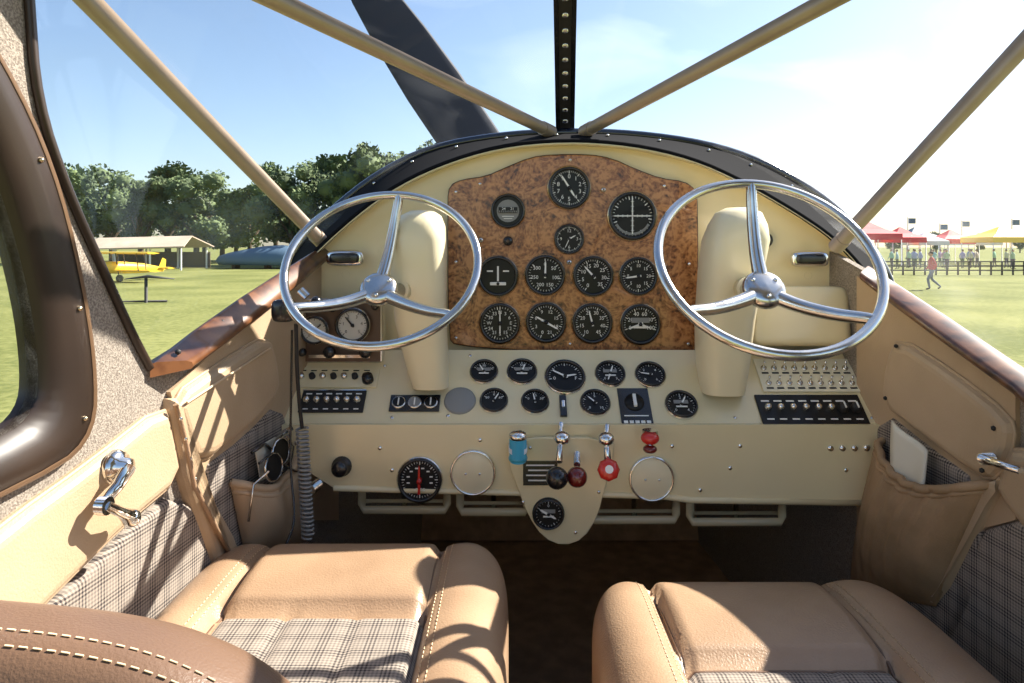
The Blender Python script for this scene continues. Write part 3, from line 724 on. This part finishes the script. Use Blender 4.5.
# ------------------------------------------------------------ seats
def drape(bvh,pts,dirn=V((0,0,-1)),off=.0006):
    out=[]
    for p in pts:
        h=bvh.ray_cast(p,dirn)
        if h[0] is not None: out.append(h[0]-dirn*off)
    return out
def stitchline(b,pts,gap=.0075,r=.0006):
    if len(pts)<2: return
    segs=[]
    for a,c in zip(pts,pts[1:]): segs.append((a,c,(c-a).length))
    L=sum(s_[2] for s_ in segs)
    def at(x):
        for a,c,l in segs:
            if x<=l: return a.lerp(c,x/l if l else 0)
            x-=l
        return pts[-1]
    x=0
    while x+gap<L: b.tube([at(x),at(x+gap*.6)],r,thread,4); x+=gap
def seat(x0,x1,y0,y1,zt,xa,xb,yr,name='aircraft_seat',back=None):
    e=empty(name)
    b=B(); b.pillow(bx(x0,x1,y0,y1,zt-.17,zt+.012),leather,6.5,72)
    pm=b.mi(plaid_seat); sw=(xb-xa)
    def gs(d,w): return math.exp(-(d/w)**2)
    b.bm.normal_update()
    for v in b.bm.verts:
        x,y,z=v.co
        if z>zt-.06:
            f=min(1,(z-(zt-.06))/.05); h=0
            h-=.012*gs(x-xa,.0055)+.012*gs(x-xb,.0055)
            h+=.012*math.sin(math.pi*min(1,max(0,(x-x0)/(xa-x0))))+.012*math.sin(math.pi*min(1,max(0,(x1-x)/(x1-xb))))
            if xa<x<xb:
                h-=.012*gs(y-yr,.005)
                if y>yr: h+=.012*math.sin(math.pi*min(1,(y-yr)/(y1-yr)))**.7
                else:
                    h-=.006
                    for q in (1/3,2/3): h-=.004*gs(x-(xa+sw*q),.004)
            v.co.z+=h*f
    for f in b.bm.faces:
        c=f.calc_center_median()
        if xa+.003<c.x<xb-.003 and c.y<yr-.002 and c.z>zt-.05 and f.normal.z>.3: f.material_index=pm
    bv=BVHTree.FromBMesh(b.bm)
    for xx in (xb+.010,xb+.018,xa-.010,xa-.018):
        stitchline(b,drape(bv,[V((xx,y0+.02+(y1-y0-.04)*i/60,zt+.2)) for i in range(61)]))
    b.tube(drape(bv,[V((xa+.004+(xb-xa-.008)*i/30,yr-.002,zt+.2)) for i in range(31)],off=-.001),.0024,leather_d,6)
    for xx in (xa,xb):
        b.tube(drape(bv,[V((xx,y0+.02+(y1-y0-.035)*i/40,zt+.2)) for i in range(41)],off=-.0015),.0022,leather_d,6)
    b.done('cushion',e)
    b=B(); b.box(((x0+x1)/2,(y0+y1)/2-.01,1.50),(x1-x0-.06,y1-y0-.12,.24),leather_d,.01)
    b.box(((x0+x1)/2,(y0+y1)/2-.01,1.365),(x1-x0-.02,y1-y0-.08,.03),blackm,.004); b.done('seat_base',e)
    b=B(); b.pillow(back,leather_d,3.2,30)
    bv=BVHTree.FromBMesh(b.bm)
    ya=back[4][1]*.5+back[7][1]*.5
    for dy in (-.005,.005):
        stitchline(b,drape(bv,[V((back[4][0]+.03+(back[5][0]-back[4][0]-.03)*i/60,ya+dy-.02,2.3)) for i in range(61)]))
    b.done('backrest',e); return e
zb=1.66
s1=seat(-.418,-.004,.44,.985,1.772,-.335,-.100,.785,back=[(-.475,.30,zb),(-.05,.30,zb),(-.05,.50,zb),(-.475,.50,zb),(-.475,.33,2.012),(-.11,.33,1.984),(-.11,.44,1.969),(-.475,.44,2.004)])
s2=seat(.094,.510,.34,.918,1.752,.180,.400,.715,back=[(.1,.16,1.66),(.5,.16,1.66),(.5,.34,1.66),(.1,.34,1.66),(.12,.08,1.86),(.48,.08,1.86),(.48,.2,1.86),(.12,.2,1.86)])
# ------------------------------------------------------------ airplane outside
b=B(); rings=[]
for y,r,cz in ((1.40,.555,1.86),(1.7,.55,1.91),(2.0,.52,1.94),(2.15,.45,1.95),(2.22,.30,1.96)):
    rings.append([V((.11+.0775*(y-1.4)+r*math.cos(t),y,cz+r*math.sin(t))) for t in [math.pi*i/24*2 for i in range(24)]])
rings=[[V((p.x,p.y,max(p.z,2.22 if p.y<2.03 else 1.6))) for p in r] for r in rings]
b.loft(rings,navy,cap1=True); b.done('engine_cowling')
e=empty('propeller'); H=V((.17,2.42,2.10)); b=B()
for sg in (1,-1):
    dr=V((-.56,0,.83)).normalized()*sg; sd_=V((dr.z,0,-dr.x))
    rings=[]
    for t,w in ((.05,.05),(.2,.06),(.35,.085),(.55,.105),(.8,.105),(1.0,.095),(1.2,.075),(1.32,.05),(1.37,.015)):
        tw=math.radians(38-20*t); wd=sd_*math.cos(tw)*w/max(.7,math.cos(tw))+V((0,1,0))*math.sin(tw)*w*.7; th=wd.cross(dr).normalized()*.012*(1.5-t*.9)
        c=H+dr*t
        rings.append([c+wd*math.cos(a)+th*math.sin(a) for a in [2*math.pi*i/16 for i in range(16)]])
    b.loft(rings,bladem,cap0=True,cap1=True)
b.M=frame(H); b.lathe([(.09,-.15),(.09,0),(.07,.05),(.0003,.09)],bladem,24); b.M=Matrix()
b.done('blades',e)
# ------------------------------------------------------------ exterior
b=B(); b.face([(-400,-60,0),(400,-60,0),(400,600,0),(-400,600,0)],grass); b.done('ground')
def tree_mesh(seed,h=10):
    rnd=random.Random(seed); b=B()
    b.tube([V((0,0,0)),V((.1,0,h*.25)),V((0,.1,h*.5))],[.35,.25,.15],bark,8)
    for k in range(5):
        a=rnd.random()*6.28; b.tube([V((0,0,h*.25)),V((math.cos(a)*1.6,math.sin(a)*1.6,h*.5))],[.15,.06],bark,5)
    for k in range(20):
        a=rnd.random()*6.28; rr=rnd.random()**.5*h*.32; z=h*(.28+.6*rnd.random()); 
        sc=1-abs((z/h-.5))*.9; c=V((math.cos(a)*rr*sc,math.sin(a)*rr*sc,z)); R=h*rnd.uniform(.10,.17)
        b.sphere(c,R*.75,leaf,(1,1,.8),sub=1)
        for q in range(170):
            d=V((rnd.gauss(0,1),rnd.gauss(0,1),rnd.gauss(0,1))).normalized(); p=c+V((d.x,d.y,d.z*.8))*R*rnd.uniform(.75,1.08)
            u=V((rnd.gauss(0,1),rnd.gauss(0,1),rnd.gauss(0,1))).normalized(); w=u.orthogonal().normalized(); s_=rnd.uniform(.12,.26)
            b.face([p+u*s_,p+w*s_*.7,p-u*s_,p-w*s_*.7],leaf)
    o=b.done('tree'); return o.data,o
tm=[]
for i in range(4):
    me,o=tree_mesh(i*11+3,10); tm.append(me); bpy.data.objects.remove(o)
def put_tree(x_,y_dist,h,i):
    o=bpy.data.objects.new('tree',tm[i%4]); scene.collection.objects.link(o)
    o.location=((x_-512)*y_dist/F,y_dist,-.3); s_=h/9.3; o.scale=(s_*random.uniform(.9,1.15),s_,s_); o.rotation_euler=(0,0,random.random()*6)
i=0
for x_,d,top in ((-60,80,178),(-10,84,170),(35,82,175),(82,80,163),(112,88,180),(140,80,175),(168,84,168),(196,80,172),(222,90,188),(250,86,185),(275,95,190),(292,76,160),(318,74,164),(340,78,156),(365,72,152),(392,76,156),(415,72,154),(440,76,148),(465,74,158),(490,80,168),(60,96,190),(180,98,185),(205,96,190),(236,98,195)):
    h=2.2+(245-top)/F*d; put_tree(x_,d,h+.3,i); i+=1
for k in range(16): put_tree(600+k*42,190,5+2*random.random(),k)
def G(a,d): return V(((a-512)*d/F,d,0))
# open shelter left
b=B(); c=G(148,62)
for sx in (-4.6,-1.5,1.5,4.2):
    for sy in (-2.5,2.5): b.box(c+V((sx,sy,.95)),(.12,.12,1.9),wht)
b.prism([c+V((-5.2,-3,1.75)),c+V((4.7,-3,2.0)),c+V((4.0,0,2.95)),c+V((-4.4,0,2.75))],V((0,0,.1)),tanroof)
b.prism([c+V((-5.2,3,1.75)),c+V((4.7,3,2.0)),c+V((4.0,0,2.95)),c+V((-4.4,0,2.75))],V((0,0,.1)),tanroof)
b.box(c+V((0,2.6,.8)),(9,.1,1.5),bark); b.done('open_shelter')
b=B(); c=G(268,64)
rings=[[c+V((x*.87,2.0*k_*math.cos(t),.75+1.45*k_*math.sin(t))) for t in [2*math.pi*i/20 for i in range(20)]] for x,k_ in ((-5.6,.04),(-5.2,.30),(-4.2,.50),(-2.6,.70),(-.5,.92),(1.6,1.0),(3.4,.86),(4.8,.55),(5.6,.10))]
rings=[[V((p.x,p.y,max(p.z,.35))) for p in r] for r in rings]
b.loft(rings,bluec,cap0=True,cap1=True)
for sx in (-3.0,0,3.2): b.box(c+V((sx,0,.2)),(.3,1.2,.4),bark)
b.done('covered_aircraft')
def airplane(name,M_,m,biplane=True):
    b=B(); b.M=M_
    rings=[]
    for x,w,h,z in ((3.1,.25,.3,1.35),(2.9,.5,.52,1.35),(2.2,.52,.55,1.3),(1,.48,.55,1.25),(-1,.35,.45,1.15),(-3.2,.08,.2,.95)):
        rings.append([V((x,w*math.cos(t),z+h*math.sin(t))) for t in [2*math.pi*i/12 for i in range(12)]])
    b.loft(rings,m,cap0=True,cap1=True)
    def wing(z,x,sp,ch):
        b.loft([[V((x+ch/2,y,z)),V((x+ch*.2,y,z+.12)),V((x-ch/2,y,z)),V((x,y,z-.08))] for y in (-sp,-sp*.9,0,sp*.9,sp)],m,cap0=True,cap1=True)
    wing(1.0,1.4,4.4,1.4)
    if biplane:
        wing(2.6,1.7,4.5,1.4)
        for y in (-3,-.4,.4,3):
            for xx in (1.2,2.0): b.tube([(xx,y,1.0),(xx+.2,y,2.6)],.05,black,5)
    wing(1.1,-2.9,1.4,.9)
    b.prism([(-2.6,0,1.0),(-3.4,0,.9),(-3.5,0,1.9),(-3.1,0,2.1)],(0,.05,0),m)
    for y in (-.8,.8):
        b.tube([(1.9,y*.4,1.0),(2.1,y,.35)],.04,black,6); b.tube([(2.1,y-.08,.33),(2.1,y+.08,.33)],.33,black,14)
    b.tube([(3.2,0,1.35),(3.35,0,1.35)],.12,black,10); b.box((3.3,0,1.35),(.06,.12,1.9),bark)
    b.M=Matrix(); return b.done(name)
def RM(a,d,yaw,sc=1): return Matrix.Translation(G(a,d))@Matrix.Rotation(math.radians(yaw),4,'Z')@Matrix.Scale(sc,4)
airplane('biplane',RM(134,42,248,.66),yellow)
airplane('parked_airplane',RM(-130,20,165,.95),wht,False)
b=B()  # stand-in for a dark wing shape on the field, a bar on a post
b.tube([G(148,26)+V((-.9,0,.9)),G(148,26)+V((0,0,1.0)),G(148,26)+V((.9,.2,.9))],[.05,.16,.05],blackm,8,flat=.4)
b.tube([G(146,26)+V((0,0,.0)),G(146,26)+V((0,0,1.0))],.06,blackm,8); b.tube([G(146,26)+V((-.9,0,.05)),G(146,26)+V((.7,.2,.05))],[.03,.05],blackm,6); b.done('dark_wing_shape')
def canopy(a,d,w,h,m,name='canopy_tent'):
    b=B(); c=G(a,d)
    for sx in (-1,1):
        for sy in (-1,1): b.tube([c+V((sx*w/2,sy*w/2,0)),c+V((sx*w/2,sy*w/2,h*.72))],.05,wht,6)
    r0=[c+V((sx*w/2*1.04,sy*w/2*1.04,h*.60)) for sx,sy in ((-1,-1),(1,-1),(1,1),(-1,1))]
    r1=[p+V((0,0,h*.14)) for p in r0]; r2=[c+V(((p-c).x*.5,(p-c).y*.5,h*.85)) for p in r1]; r3=[c+V(((p-c).x*.04,(p-c).y*.04,h*1.02)) for p in r0]
    b.loft([r0,r1,r2,r3],m,smooth=False,cap1=True); b.done(name)
for a,d,w,h,m in ((836,72,4.0,4.4,redc),(868,74,4.6,4.6,redc),(900,76,3.6,4.1,redc),(925,78,3.3,3.6,wht),(950,80,3.5,3.9,redc),(974,84,4,3.6,wht),(1000,74,5,4.1,yellow),(1050,74,5,4.3,yellow),(1100,76,5,4.1,yellow),(915,94,4,4.6,bluec),(1150,78,5,4,wht)):
    canopy(a,d,w,h,m)
b=B()
for k in range(40):
    c=G(870+k*11,50); b.box(c+V((0,0,.5)),(.09,.09,1.0),blackm)
for z in (.35,.65,.98): b.box((G(870,50)+G(1300,50))/2+V((0,0,z)),((430*50/F),.05,.09),blackm)
b.done('field_fence')
b=B()
for a,h in ((908,5.8),(962,5.4),(940,5.0),(1012,5.6)): b.tube([G(a,88),G(a,88)+V((0,0,h))],.07,grey,6); b.box(G(a,88)+V((.5,0,h-.5)),(1.0,.04,.7),bluec)
b.done('flag_poles')
# people
def person_mesh(walk=.25,seed=0):
    P={'pel':(0,0,.95),'ch':(0,.02,1.2),'sh':(0,.02,1.42),'nk':(0,.03,1.52),'hd':(0,.05,1.60),
       'hl':(-.1,0,.9),'kl':(-.11,walk*.8,.5),'al':(-.11,walk*.5,.08),'tl':(-.12,walk*.5+.17,.03),
       'hr':(.1,0,.9),'kr':(.11,-walk*.1,.49),'ar':(.11,-walk*1.5,.14),'tr':(.12,-walk*1.5+.13,.04),
       'sl':(-.19,.02,1.40),'el':(-.25,-.08,1.13),'wl':(-.24,-.02+.04,.90),'fl':(-.235,.05,.80),
       'sr':(.19,.02,1.40),'er':(.25,.02,1.12),'wr':(.24,.18,.93),'fr':(.235,.22,.84)}
    Rd={'pel':.14,'ch':.14,'sh':.13,'nk':.055,'hd':.06,'hl':.095,'kl':.06,'al':.04,'tl':.035,'hr':.095,'kr':.06,'ar':.04,'tr':.035,'sl':.06,'el':.042,'wl':.03,'fl':.028,'sr':.06,'er':.042,'wr':.03,'fr':.028}
    E=[('pel','ch'),('ch','sh'),('sh','nk'),('nk','hd'),('pel','hl'),('hl','kl'),('kl','al'),('al','tl'),('pel','hr'),('hr','kr'),('kr','ar'),('ar','tr'),('sh','sl'),('sl','el'),('el','wl'),('wl','fl'),('sh','sr'),('sr','er'),('er','wr'),('wr','fr')]
    ks=list(P); me=bpy.data.meshes.new('body'); me.from_pydata([P[k] for k in ks],[(ks.index(a),ks.index(c)) for a,c in E],[])
    o=bpy.data.objects.new('body',me); scene.collection.objects.link(o); o.modifiers.new('skin','SKIN'); 
    sv=me.skin_vertices[0].data
    for i,k in enumerate(ks): sv[i].radius=(Rd[k]*1.1,Rd[k]); sv[i].use_root=(k=='pel')
    s_=o.modifiers.new('sub','SUBSURF'); s_.levels=1; s_.render_levels=1
    dg=bpy.context.evaluated_depsgraph_get(); r=bpy.data.meshes.new_from_object(o.evaluated_get(dg)); bpy.data.objects.remove(o)
    b=B(); tb=bmesh.new(); tb.from_mesh(r); b.merge(tb,clothes,True)
    b.sphere((0,.06,1.68),.1,skin,(.8,.95,1.2),sub=3); b.sphere((0,.035,1.72),.105,hair,(.85,.95,.95),sub=2)
    b.sphere((0,.165,1.67),.018,skin,(.7,1,1.2),sub=1)
    for sx in (-1,1): b.sphere((sx*.032,.148,1.69),.012,hair,sub=1); b.sphere((sx*.082,.06,1.67),.02,skin,(.5,1,1.4),sub=1)
    b.box((0,.152,1.63),(.04,.01,.008),dred)
    return b
def clothmat(name,shirt,trous,rand=False):
    m,t,p=nt(name); N=t.nodes;L=t.links; tc=N.new('ShaderNodeTexCoord'); sp=N.new('ShaderNodeSeparateXYZ'); L.new(tc.outputs['Object'],sp.inputs[0])
    r=N.new('ShaderNodeValToRGB'); r.color_ramp.interpolation='CONSTANT'; e=r.color_ramp.elements
    mr=N.new('ShaderNodeMath'); mr.operation='MULTIPLY'; mr.inputs[1].default_value=.5; L.new(sp.outputs[2],mr.inputs[0]); L.new(mr.outputs[0],r.inputs['Fac'])
    e[0].color=(.03,.02,.02,1); e[0].position=0; e[1].position=.05; e[1].color=(*trous,1); q=e.new(.47); q.color=(*shirt,1); q=e.new(.755); q.color=(.55,.32,.22,1)
    if rand:
        oi=N.new('ShaderNodeObjectInfo'); hs=N.new('ShaderNodeHueSaturation'); L.new(oi.outputs['Random'],hs.inputs['Hue']); L.new(r.outputs['Color'],hs.inputs['Color']); L.new(hs.outputs['Color'],p.inputs['Base Color'])
    else: L.new(r.outputs['Color'],p.inputs['Base Color'])
    p.inputs['Roughness'].default_value=.85; return m
clothes=clothmat('walker_clothes',(.5,.015,.02),(.16,.18,.24))
o=person_mesh(.28).done('walking_person'); o.location=G(932,33.6); o.rotation_euler=(0,0,math.radians(80)); o.scale=(1.05,1.05,1.05)
clothes=clothmat('crowd_clothes',(.55,.38,.35),(.12,.13,.17),True)
CR=empty('spectator_crowd'); o=person_mesh(.08).done('spectator'); cm=o.data; bpy.data.objects.remove(o)
for k in range(42):
    o=bpy.data.objects.new('spectator',cm); scene.collection.objects.link(o); o.parent=CR
    o.location=G(random.uniform(885,1120),random.uniform(62,72)); o.rotation_euler=(0,0,random.random()*6.3)
# ------------------------------------------------------------ light, sky, camera
w=bpy.data.worlds.new('sky'); scene.world=w; w.use_nodes=True; t=w.node_tree; bg=t.nodes['Background']
sk=t.nodes.new('ShaderNodeTexSky'); sk.sky_type='NISHITA'; sk.sun_disc=False
sundir=V((.72,.42,.72)).normalized()
sk.sun_elevation=math.asin(sundir.z); sk.sun_rotation=math.atan2(sundir.x,sundir.y); sk.air_density=1.0; sk.dust_density=.9; sk.ozone_density=1.5
t.links.new(sk.outputs[0],bg.inputs[0]); bg.inputs[1].default_value=.125
ld=bpy.data.lights.new('sun','SUN'); ld.energy=8.5; ld.angle=.009; ld.color=(1,.94,.83)
lo=bpy.data.objects.new('sun',ld); scene.collection.objects.link(lo); lo.rotation_euler=sundir.to_track_quat('Z','Y').to_euler(); lo.location=(5,3,8)
scene.view_settings.view_transform='Standard'
scene.view_settings.look='None'
scene.view_settings.exposure=.72
cd=bpy.data.cameras.new('camera'); cam=bpy.data.objects.new('camera',cd); scene.collection.objects.link(cam)
cam.location=(0,0,EYE); cam.rotation_euler=(math.pi/2,0,0); cd.sensor_width=36; cd.lens=24.0117; cd.shift_y=-(341.5-245)/1024
cd.clip_start=.02; cd.clip_end=2000
scene.camera=cam
